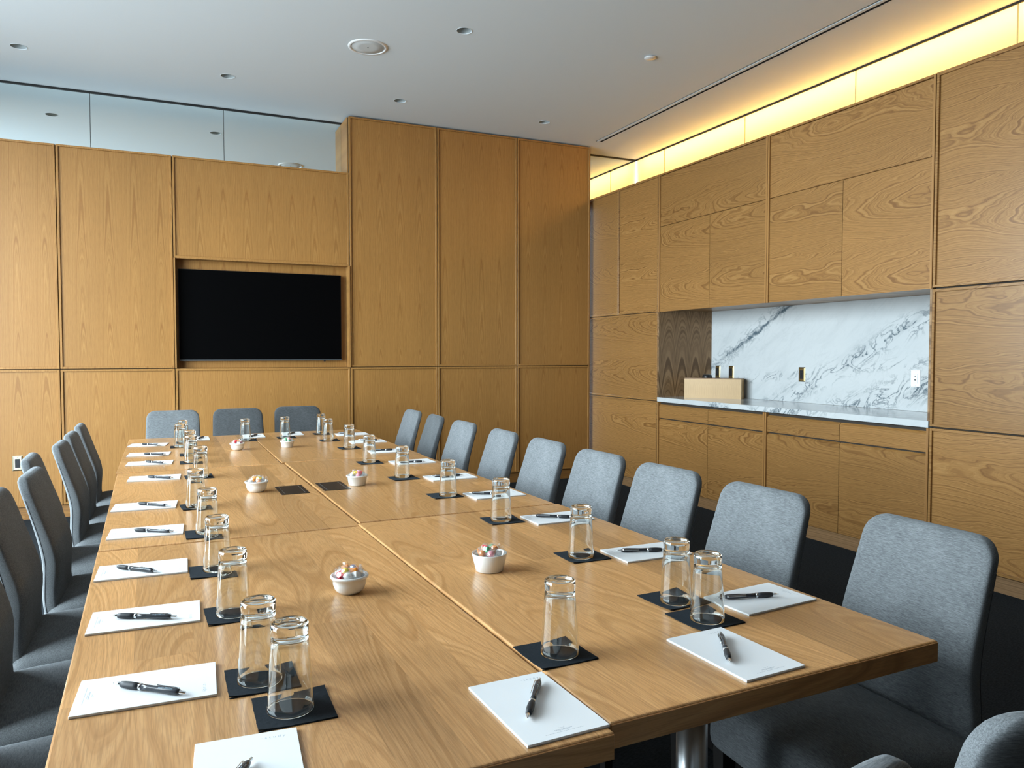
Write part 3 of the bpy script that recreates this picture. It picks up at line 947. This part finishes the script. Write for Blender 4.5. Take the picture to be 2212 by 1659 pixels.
def chair_leg_me(tilt):
    rings = []
    for z, s, dx in ((0.0, 0.013, tilt), (0.2, 0.016, tilt * 0.45), (0.365, 0.020, 0)):
        rings.append([(dx + a * s, b * s, z) for a, b in ((-1, -1), (1, -1), (1, 1), (-1, 1))])
    me = loft(rings)
    me.polygons.foreach_set('use_smooth', [False] * len(me.polygons))
    return me


def build_chair(label):
    t_ = thing('upholstered_chair', label, 'chair')
    link('seat', chair_seat_me(), M_fabric, t_)
    b_ = link('backrest', chair_back_me(), M_fabric, t_)
    m_seam = plain('dark_seam_thread', (0.03, 0.032, 0.036), 0.9)
    for s in (-1, 1): link('seam', seam_me(s), m_seam, b_)
    lf, lr = chair_leg_me(0.0), chair_leg_me(-0.06)
    for s in (-1, 1):
        link('leg', lf, M_leg, t_, (0.185, s * 0.175, 0)); link('leg', lr, M_leg, t_, (-0.17, s * 0.165, 0))
    return t_


first_chair = [None]


def chair(x, y, rotz, label, group, shade=1.0):
    if first_chair[0] is None:
        o = first_chair[0] = build_chair(label)
        o.location = (x, y, 0); o.rotation_euler = (0, 0, R(rotz)); o['group'] = group
    else:
        o = dup(first_chair[0], (x, y, 0), R(rotz), label, group)
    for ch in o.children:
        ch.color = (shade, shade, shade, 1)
    return o


GR_ = 'grey chairs along the cabinet side'
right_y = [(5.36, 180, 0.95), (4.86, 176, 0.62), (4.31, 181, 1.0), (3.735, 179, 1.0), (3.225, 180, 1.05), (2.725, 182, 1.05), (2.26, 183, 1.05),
           (1.785, 182, 1.0), (1.255, 178, 0.95)]
right_x = [1.36, 1.36, 1.365, 1.37, 1.375, 1.375, 1.385, 1.395, 1.40]
for i, ((y, rz, sh), x) in enumerate(zip(right_y, right_x)):
    k = 9 - i
    if k == 1: lab = 'grey upholstered chair nearest the camera on the cabinet side of the table'
    elif i == 0: lab = 'grey upholstered chair farthest along the cabinet side, by the tall panels'
    elif i == 1: lab = 'darker grey upholstered chair on the cabinet side, second from the far end'
    else: lab = 'grey upholstered chair on the cabinet side, %s from the near end' % ORD[k]
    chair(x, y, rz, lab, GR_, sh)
GL_ = 'grey chairs along the window side'
left = [(-0.195, 5.07, 1), (-0.19, 4.56, 0), (-0.185, 4.085, 0), (-0.235, 3.60, 2), (-0.165, 3.11, -1), (-0.20, 2.66, 0), (-0.20, 2.18, 1), (-0.20, 1.72, 0)]
for i, (x, y, rz) in enumerate(left):
    if i == 0: lab = 'grey upholstered chair farthest along the window side of the table'
    elif i == 7: lab = 'grey chair at the bottom left corner, only its seat in view'
    else: lab = 'grey upholstered chair on the window side, %s from the far end' % ORD[i + 1]
    chair(x, y, rz, lab, GL_, 0.9)
GF_ = 'grey chairs at the far end under the television'
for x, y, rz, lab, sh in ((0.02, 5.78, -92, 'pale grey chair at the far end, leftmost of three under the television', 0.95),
                          (0.477, 5.80, -90, 'grey chair at the far end, middle one of three', 0.50),  # middle and right chairs: fabric darkened to stand in for dimmer light
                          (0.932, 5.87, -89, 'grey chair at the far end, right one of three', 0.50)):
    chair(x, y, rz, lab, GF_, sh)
chair(0.485, 0.785, 101, 'grey chair at the near end, only its top corner at the bottom edge', 'grey chairs at the near end', 1.0)
chair(1.085, 0.77, 73, 'grey chair at the near end, seen from behind in the bottom right corner', 'grey chairs at the near end', 1.0)

# ------------------------------------------------------------------ things on the table
# notepads: local x to the reader's right, local y to the top of the sheet
PW, PH, PT = 0.1395, 0.2125, 0.0045
m_pad = box_me('notepad', -PW / 2, PW / 2, -PH / 2, PH / 2, 0.0009, PT, 0.0004, 1)
m_padback = box_me('backing_board', -PW / 2, PW / 2, -PH / 2, PH / 2, 0.0, 0.0009)
m_padtext = text_me('\u00b7 s t u d y', 0.0088, 1.0)
m_foot = bmesh.new()
fr_ = random.Random(3)
for (cx, cy, ww, hh) in ((0.0, -0.0865, 0.030, 0.0014), (0.0, -0.0890, 0.022, 0.0007), (0.0, -0.0930, 0.066, 0.0007)):
    x = cx - ww / 2
    while x < cx + ww / 2:
        l_ = fr_.uniform(0.0012, 0.0032)
        add_box(m_foot, x, min(x + l_, cx + ww / 2), cy - hh / 2, cy + hh / 2, PT, PT + 0.00008); x += l_ + 0.0008
m_foot = bm_mesh('footer_print', m_foot)
m_embl = bmesh.new()
for pts in (((-0.005, -0.0805), (-0.0025, -0.0828), (0.0, -0.0812)), ((0.001, -0.0816), (0.0035, -0.0828), (0.005, -0.0790))):
    for (xa, ya), (xb, yb) in zip(pts, pts[1:]):
        d_ = Vector((xb - xa, yb - ya, 0)).normalized(); nrm = Vector((-d_.y, d_.x, 0)) * 0.0003
        vs = [m_embl.verts.new(Vector(p)) for p in ((xa + nrm.x, ya + nrm.y, PT + 0.0001), (xb + nrm.x, yb + nrm.y, PT + 0.0001), (xb - nrm.x, yb - nrm.y, PT + 0.0001), (xa - nrm.x, ya - nrm.y, PT + 0.0001))]
        m_embl.faces.new(vs)
m_embl = bm_mesh('emblem', m_embl)

# pen, tip at -x, lying along x
PENL = 0.142


def pen_parts():
    return [
        ('tip', lathe_me('tip', [(0.0, 0.0), (0.0008, 0.0), (0.0010, 0.003), (0.0028, 0.008), (0.0042, 0.018), (0.0, 0.018)], 20, axis='X'), M_chrome),
        ('grip', lathe_me('grip', [(0.0, 0.0165), (0.0047, 0.0165), (0.0056, 0.024), (0.0061, 0.033), (0.0060, 0.042), (0.0053, 0.0525), (0.0, 0.0525)], 20, axis='X'), M_rubber),
        ('ring', lathe_me('ring', [(0.0, 0.0523), (0.0055, 0.0523), (0.0056, 0.0545), (0.0055, 0.0570), (0.0, 0.0570)], 20, axis='X'), M_chrome),
        ('barrel', lathe_me('barrel', [(0.0, 0.0568), (0.0051, 0.0568), (0.0047, 0.070), (0.0048, 0.084), (0.0053, 0.098), (0.0056, 0.112), (0.0053, 0.124), (0.0042, 0.1300), (0.0, 0.1305)], 20, axis='X'), M_barrel),
        ('plunger', lathe_me('plunger', [(0.0, 0.129), (0.0030, 0.129), (0.0030, 0.132), (0.0024, 0.1325), (0.0024, 0.141), (0.0018, 0.142), (0.0, 0.142)], 16, axis='X'), M_chrome),
    ]


def barrel_r(x):
    P = [(0.0568, 0.0051), (0.070, 0.0047), (0.084, 0.0048), (0.098, 0.0053), (0.112, 0.0056), (0.124, 0.0053), (0.13, 0.0042)]
    for (a, ra), (b, rb) in zip(P, P[1:]):
        if a <= x <= b: return ra + (rb - ra) * (x - a) / (b - a)
    return 0.005


def wrap_text():
    me = text_me('studyhotels.com', 0.0042, 1.0)
    for v in me.vertices:
        x = v.co.x * 1.0 + 0.105; r = barrel_r(x) + 0.00012
        th = R(118) - v.co.y / r
        v.co = (x, r * cos(th), r * sin(th))
    return me


def clip_me():
    bm = bmesh.new()
    add_box(bm, 0.082, 0.126, 0.0066, 0.0078, -0.0019, 0.0019)
    add_box(bm, 0.122, 0.127, 0.0040, 0.0070, -0.0022, 0.0022)
    bmesh.ops.bevel(bm, geom=list(bm.edges), offset=0.0004, segments=1, affect='EDGES')
    bmesh.ops.rotate(bm, verts=bm.verts, cent=(0, 0, 0), matrix=Matrix.Rotation(R(24), 3, 'X'))
    return bm_mesh('clip', bm)


PENR = 0.0061


def build_pen(label):
    t_ = thing('pen', label, 'pen')
    for nm, me, mat in pen_parts():
        link(nm, me, mat, t_, (-PENL / 2, 0, PENR))
    link('clip', clip_me(), M_chrome, t_, (-PENL / 2, 0, PENR))
    bar = [c for c in t_.children if c.name.startswith('barrel')][0]
    link('lettering', wrap_text(), M_penink, bar)
    e_ = bmesh.new()
    for (xa, ta), (xb, tb) in (((0.103, 96), (0.1065, 102)), ((0.1065, 102), (0.1085, 92)), ((0.1085, 92), (0.112, 84))):
        vs = []
        for x, th in ((xa, ta + 3), (xb, tb + 3), (xb, tb - 3), (xa, ta - 3)):
            r = barrel_r(x) + 0.00012
            vs.append(e_.verts.new((x, r * cos(R(th)), r * sin(R(th)))))
        e_.faces.new(vs)
    link('emblem', bm_mesh('emblem', e_), M_penink, bar)
    return t_


first_pad, first_pen, first_nap, first_glass = [None], [None], [None], [None]


def place(store, builder, loc, rotz, label, group):
    if store[0] is None:
        o = store[0] = builder(label)
        o.location = loc; o.rotation_euler = (0, 0, rotz); o['group'] = group
        return o
    return dup(store[0], loc, rotz, label, group)


def build_pad(label):
    o = link('notepad', m_pad, M_paper); tag(o, label, 'notepad')
    link('backing_board', m_padback, M_board, o)
    link('lettering', m_padtext, M_ink, o, (0.036, 0.088, PT + 0.00012))
    link('footer_print', m_foot, M_ink, o); link('emblem', m_embl, M_ink, o)
    return o


# napkin: four folded layers, slightly lifted corners
def napkin_me():
    n = 12; w = 0.117
    verts, faces = [], []
    rn = random.Random(5)

    def h(i, j, top):
        u, v = i / n * 2 - 1, j / n * 2 - 1
        c = max(0.0, abs(u) + abs(v) - 1.35)
        return (0.0021 if top else 0.0002) + c * 0.004 * (1.0 if u * v > 0 else 0.25)
    jit = [[(rn.uniform(-1, 1) * 0.0004, rn.uniform(-1, 1) * 0.0004) for _ in range(n + 1)] for _ in range(n + 1)]
    for top in (1, 0):
        for i in range(n + 1):
            for j in range(n + 1):
                verts.append(((i / n - 0.5) * w + jit[i][j][0], (j / n - 0.5) * w + jit[i][j][1], h(i, j, top)))
    N = (n + 1) ** 2
    for i in range(n):
        for j in range(n):
            a = i * (n + 1) + j
            faces.append((a, a + n + 1, a + n + 2, a + 1))
            faces.append((N + a, N + a + 1, N + a + n + 2, N + a + n + 1))
    rim = [i * (n + 1) for i in range(n)] + [n * (n + 1) + j for j in range(n)] + [(n - i) * (n + 1) + n for i in range(n)] + [n - j for j in range(n)]
    for a, b in zip(rim, rim[1:] + rim[:1]): faces.append((a, b, N + b, N + a))
    bm = bmesh.new(); vs = [bm.verts.new(v) for v in verts]
    for f in faces: bm.faces.new([vs[i] for i in f])
    return bm_mesh('napkin', bm)


def fold_me():
    bm = bmesh.new(); w = 0.116
    add_box(bm, -w / 2, w / 2, -w / 2 - 0.0012, -w / 2 + 0.002, 0.0004, 0.0011)
    add_box(bm, w / 2 - 0.002, w / 2 + 0.0010, -w / 2, w / 2, 0.0005, 0.0012)
    return bm_mesh('fold_layer', bm)


def build_nap(label):
    o = link('napkin', napkin_me(), M_napkin); tag(o, label, 'napkin')
    link('fold_layer', fold_me(), M_napkin, o)
    return o


# tumbler, upside down (rim on the napkin)
GH = 0.140
glass_prof = [(0.0, GH - 0.004), (0.018, GH - 0.0035), (0.0225, GH - 0.001), (0.0255, GH), (0.0285, GH - 0.003), (0.0292, GH - 0.009), (0.0290, GH - 0.016),
              (0.0282, GH - 0.0195), (0.0284, GH - 0.023), (0.0296, GH - 0.040), (0.0325, 0.060), (0.0352, 0.012), (0.0362, 0.002), (0.0356, 0.0),
              (0.0346, 0.001), (0.0333, 0.012), (0.0306, 0.060), (0.0278, GH - 0.042), (0.0262, GH - 0.030), (0.0225, GH - 0.0245), (0.012, GH - 0.0225), (0.0, GH - 0.022)]
m_tumbler = lathe_me('tumbler', glass_prof, 48)


def build_glass(label):
    o = link('tumbler', m_tumbler, M_glass); return tag(o, label, 'glass')


LPAD = [(-0.116, 5.153, -8), (-0.103, 4.662, -5), (-0.091, 4.28, -4), (-0.062, 3.755, -3), (-0.084, 3.072, -3.5), (-0.069, 2.623, -2.5), (-0.067, 2.163, -1.2),
        (-0.051, 1.766, -1.5), (-0.039, 1.384, -2.2)]
RPAD = [(1.155, 5.235, -1), (1.150, 4.757, 0), (1.141, 4.240, 1), (1.139, 3.754, 1), (1.153, 3.218, 1.5), (1.170, 2.747, 1.5), (1.195, 2.262, 0.3), (1.212, 1.762, 0.2),
        (1.216, 1.318, 5.0)]
NPAD = [(0.089, 1.041, -3.8), (0.522, 1.060, 2.2), (0.949, 1.096, 3.0)]
FPAD = [(0.172, 5.392, 0), (0.520, 5.400, -1), (0.778, 5.434, -2)]
LPEN = [(-0.107, 5.101, -40.6), (-0.079, 4.605, -32), (-0.07, 4.253, -45.6), (-0.044, 3.721, -36.5), (-0.061, 3.054, -39.8), (-0.053, 2.596, -31.7),
        (-0.085, 2.15, -43.1), (-0.055, 1.749, -26.8), (-0.037, 1.365, -39.6)]
RPEN = [(1.126, 5.241, 141), (1.164, 4.775, 146), (1.111, 4.237, 176), (1.120, 3.707, 166), (1.142, 3.218, 169.7), (1.135, 2.736, 146), (1.178, 2.256, 144.5),
        (1.199, 1.761, 159.5), (1.192, 1.323, 164.5)]
NPEN = [(0.060, 1.005, 60), (0.525, 1.072, 55.5), (0.940, 1.107, 56.7)]
FPEN = [(0.191, 5.380, 71), (0.520, 5.350, 64), (0.770, 5.385, 60)]


def where(side, i, n):
    k = n - i if side in 'LR' else i + 1
    if side == 'L': return ('nearest the camera on the window side' if k == 1 else 'farthest along the window side' if k == n else
                            'on the window side, %s from the near end' % ORD[k])
    if side == 'R': return ('nearest the camera on the cabinet side' if k == 1 else 'farthest along the cabinet side' if k == n else
                            'on the cabinet side, %s from the near end' % ORD[k])
    w = ('left', 'middle', 'right')[i]
    return 'at the %s end of the table, %s one of three' % ('near' if side == 'N' else 'far', w)


for side, pads, pens, base in (('L', LPAD, LPEN, -90), ('R', RPAD, RPEN, 90), ('N', NPAD, NPEN, 0), ('F', FPAD, FPEN, 180)):
    for i, (x, y, a) in enumerate(pads):
        w_ = where(side, i, len(pads))
        zt = ztop(x, y)
        place(first_pad, build_pad, (x, y, zt), R(base + a), 'white notepad ' + w_, 'white notepads set around the table')
        px, py, pa = pens[i]
        place(first_pen, build_pen, (px, py, zt + PT), R(pa), 'black pen on the notepad ' + w_.replace(' one of three', ' of three'), 'black pens on the notepads')

GL = [(0.081, 5.213), (0.059, 4.948), (0.105, 4.526), (0.102, 4.231), (0.128, 3.700), (0.086, 2.984), (0.105, 2.536), (0.109, 2.087), (0.120, 1.715), (0.134, 1.344), (0.167, 1.211)]
GLN = [(0.085, 5.225, 0), (0.064, 4.975, -0.9), (0.110, 4.560, 0.2), (0.106, 4.232, -0.8), (0.121, 3.714, 3.0), (0.093, 2.995, 5.3), (0.099, 2.527, 1.0), (0.100, 2.082, 0.6),
       (0.123, 1.717, 2.3), (0.140, 1.349, 0.1), (0.172, 1.214, -0.6)]
GR = [(0.963, 5.33), (0.931, 4.911), (0.969, 4.463), (0.935, 3.834), (0.957, 3.309), (0.995, 2.80), (1.007, 2.307), (1.025, 1.80), (1.032, 1.381), (1.02, 1.258)]
GRN = [(0.973, 5.350, -3), (0.942, 4.925, -1.2), (0.970, 4.469, 0.7), (0.935, 3.824, -0.7), (0.956, 3.285, 2.5), (0.984, 2.811, 0.6), (1.013, 2.311, -2.0), (1.032, 1.806, -0.1),
       (1.038, 1.398, 4.1), (1.021, 1.268, 2.5)]
GE = [(0.449, 5.16), (0.701, 5.193), (0.655, 1.228)]
GEN = [(0.468, 5.169, 1.9), (0.713, 5.209, -0.8), (0.648, 1.234, 2.0)]
elab = ['at the far end left of the seam', 'at the far end right of the seam', 'alone at the near end over the table seam']
for rows, naps, side in ((GL, GLN, 'window'), (GR, GRN, 'cabinet'), (GE, GEN, 'end')):
    for i, ((x, y), (nx, ny, na)) in enumerate(zip(rows, naps)):
        k = len(rows) - i
        if side == 'end': w_ = elab[i]
        elif k == 1: w_ = 'frontmost in the row on the %s side' % side
        elif i == 0: w_ = 'rearmost in the row on the %s side' % side
        else: w_ = '%s from the front in the %s side row' % (ORD[k], side)
        zt = ztop(nx, ny)
        if side == 'cabinet' and k == 1: zt += 0.0003
        place(first_nap, build_nap, (nx, ny, zt), R(na), 'square black napkin under the tumbler ' + w_, 'black napkins under the tumblers')
        place(first_glass, build_glass, (x, y, zt + 0.0022), 0, 'upturned clear tumbler ' + w_, 'upturned tumblers')

# table ports
for x, y, lab in ((0.457, 3.203, 'flat black port cover left of the table seam'), (0.626, 3.210, 'flat black port cover right of the table seam')):
    t_ = thing('port_cover', lab, 'socket', (x, y, ztop(x, y)), R(1), 'black port covers in the table')
    link('lid', box_me('lid', -0.055, 0.055, -0.101, 0.101, -0.001, 0.0015, 0.0005, 1), M_slate, t_)
    for s in (-1, 1): link('hinge_line', box_me('hinge_line', s * 0.040 - 0.0006, s * 0.040 + 0.0006, -0.090, 0.090, 0.0013, 0.0017), M_lidline, t_)

# ------------------------------------------------------------------ sweet bowls
P_lip = [(0.0, 0.003), (0.022, 0.003), (0.036, 0.010), (0.0405, 0.024), (0.0412, 0.036), (0.0455, 0.0375), (0.0470, 0.041), (0.0455, 0.0445), (0.0425, 0.0445),
         (0.0395, 0.040), (0.0370, 0.026), (0.033, 0.014), (0.022, 0.0075), (0.0, 0.007)]
P_con = [(0.0, 0.0), (0.033, 0.0), (0.0365, 0.002), (0.0465, 0.046), (0.0462, 0.0475), (0.0452, 0.0475), (0.0440, 0.046), (0.0345, 0.008), (0.030, 0.005), (0.0, 0.005)]
P_ram = [(0.0, 0.0), (0.032, 0.0), (0.0355, 0.003), (0.0415, 0.036), (0.0450, 0.0375), (0.0460, 0.0405), (0.0450, 0.0435), (0.0425, 0.0435), (0.0400, 0.040), (0.0340, 0.008), (0.0, 0.006)]
P_lip[0] = (0.0, 0.0); P_lip[1] = (0.026, 0.0)
bowls = [
    (0.381, 1.764, P_lip, 0.95, 'rounded white bowl of wrapped sweets, nearest left of the seam', 'near left bowl',
     ['yellow*', 'orange#', 'blue*', 'amber#', 'red#', 'white*', 'white#', 'white*', 'pink#', 'white#', 'white*']),
    (0.747, 1.786, P_con, 0.98, 'plain tapered white bowl of sweets, nearest right of the seam', 'near right bowl',
     ['green#', 'amber#', 'green*', 'red#', 'amber*', 'pink*', 'white#', 'white*', 'green#', 'amber#']),
    (0.321, 3.223, P_lip, 1.0, 'rounded white bowl of sweets left of the black port covers', 'middle left bowl',
     ['orange#', 'yellow#', 'white*', 'white#', 'white*', 'amber*', 'white#', 'white*']),
    (0.726, 3.195, P_ram, 1.0, 'lipped white ramekin of sweets right of the black port covers', 'middle right bowl',
     ['yellow#', 'red#', 'pink#', 'purple*', 'white*', 'pink*', 'white#', 'white#', 'white*']),
    (0.362, 4.679, P_lip, 0.92, 'rounded white bowl of sweets, farthest left of the seam', 'far left bowl',
     ['red#', 'orange#', 'pink#', 'purple*', 'white*', 'white#', 'pink*', 'white*']),
    (0.643, 4.671, P_ram, 0.92, 'lipped white ramekin of sweets, farthest right of the seam', 'far right bowl',
     ['green#', 'pink#', 'red*', 'white*', 'white#', 'green*', 'white#', 'white*'])]


def candy_mes():
    bm = bmesh.new(); bmesh.ops.create_icosphere(bm, subdivisions=2, radius=0.0105); ball = bm_mesh('sweet_ball', bm, True)
    cube = box_me('sweet_block', -0.0105, 0.0105, -0.009, 0.009, -0.008, 0.008, 0.0025, 2)
    rw = random.Random(11)
    bm = bmesh.new(); bmesh.ops.create_icosphere(bm, subdivisions=2, radius=0.0128)
    for v in bm.verts: v.co *= 1 + rw.uniform(-0.10, 0.16)
    for s in (-1, 1):
        n = 9
        for i in range(n):
            a, b = 2 * pi * i / n, 2 * pi * (i + 1) / n
            ra, rb = rw.uniform(0.006, 0.013), rw.uniform(0.006, 0.013)
            v = [bm.verts.new(p) for p in ((s * 0.0115, 0.002 * cos(a), 0.002 * sin(a)), (s * 0.0115, 0.002 * cos(b), 0.002 * sin(b)),
                                           (s * (0.021 + rw.uniform(0, 0.004)), rb * cos(b), rb * sin(b) * 0.7), (s * (0.021 + rw.uniform(0, 0.004)), ra * cos(a), ra * sin(a) * 0.7))]
            bm.faces.new(v)
    return ball, cube, bm_mesh('wrapper', bm)


m_ball, m_cube, m_wrap = candy_mes()
spots = ['at the back', 'at the front', 'on the left', 'on the right', 'in the middle', 'by the rim', 'underneath', 'at the rear right', 'front left', 'rear left', 'front right']
cr = random.Random(4)
for x, y, prof, s, lab, bn, sweets in bowls:
    zt = ztop(x, y)
    b_ = link('sweet_bowl', lathe_me('sweet_bowl', prof, 48), M_ceram, None, (x, y, zt))
    b_.scale = (s, s, s)
    tag(b_, lab, 'bowl', 'white bowls of sweets')
    n = len(sweets); seen = {}
    rim = max(h for r, h in prof) * s
    for i, sw in enumerate(sweets):
        colr, form = sw[:-1], sw[-1]
        if i < 4: rad, ang, hz = 0.013, i * pi / 2 + 0.6, rim + 0.009
        else: rad, ang, hz = 0.023, (i - 4) * 2 * pi / max(1, n - 4) + 0.3, rim + 0.001
        rad *= s
        cx, cy = x + rad * cos(ang + pi), y + rad * sin(ang + pi)
        dy, dx = cy - y, cx - x
        if i < 4: pos = 'on top'
        else: pos = 'at the rim'
        if rad > 0:
            sd = ('rear' if dy > 0.004 else 'front' if dy < -0.004 else '') + (' right' if dx > 0.004 else ' left' if dx < -0.004 else '')
            pos += ' ' + sd.strip()
        shp = 'round' if form == '*' else 'square'
        lb_ = '%s %s wrapped sweet %s of the %s' % (shp, 'clear white' if colr == 'white' else colr, pos, bn)
        seen[lb_] = seen.get(lb_, 0) + 1
        if seen[lb_] > 1: lb_ = lb_ + ', the lower one'
        o = thing('wrapped_sweet', lb_, 'sweet', (cx, cy, zt + hz), 0, 'wrapped sweets in the ' + bn)
        o.rotation_euler = (cr.uniform(-0.5, 0.5), cr.uniform(-0.5, 0.5), cr.uniform(0, 2 * pi))
        o.scale = (0.95, 0.95, 0.95)
        link('sweet', m_ball if form == '*' else m_cube, CANDY[colr], o)
        w_ = link('wrapper', m_wrap, M_wrap, o)
        w_.rotation_euler = (cr.uniform(0, 6), 0, 0)
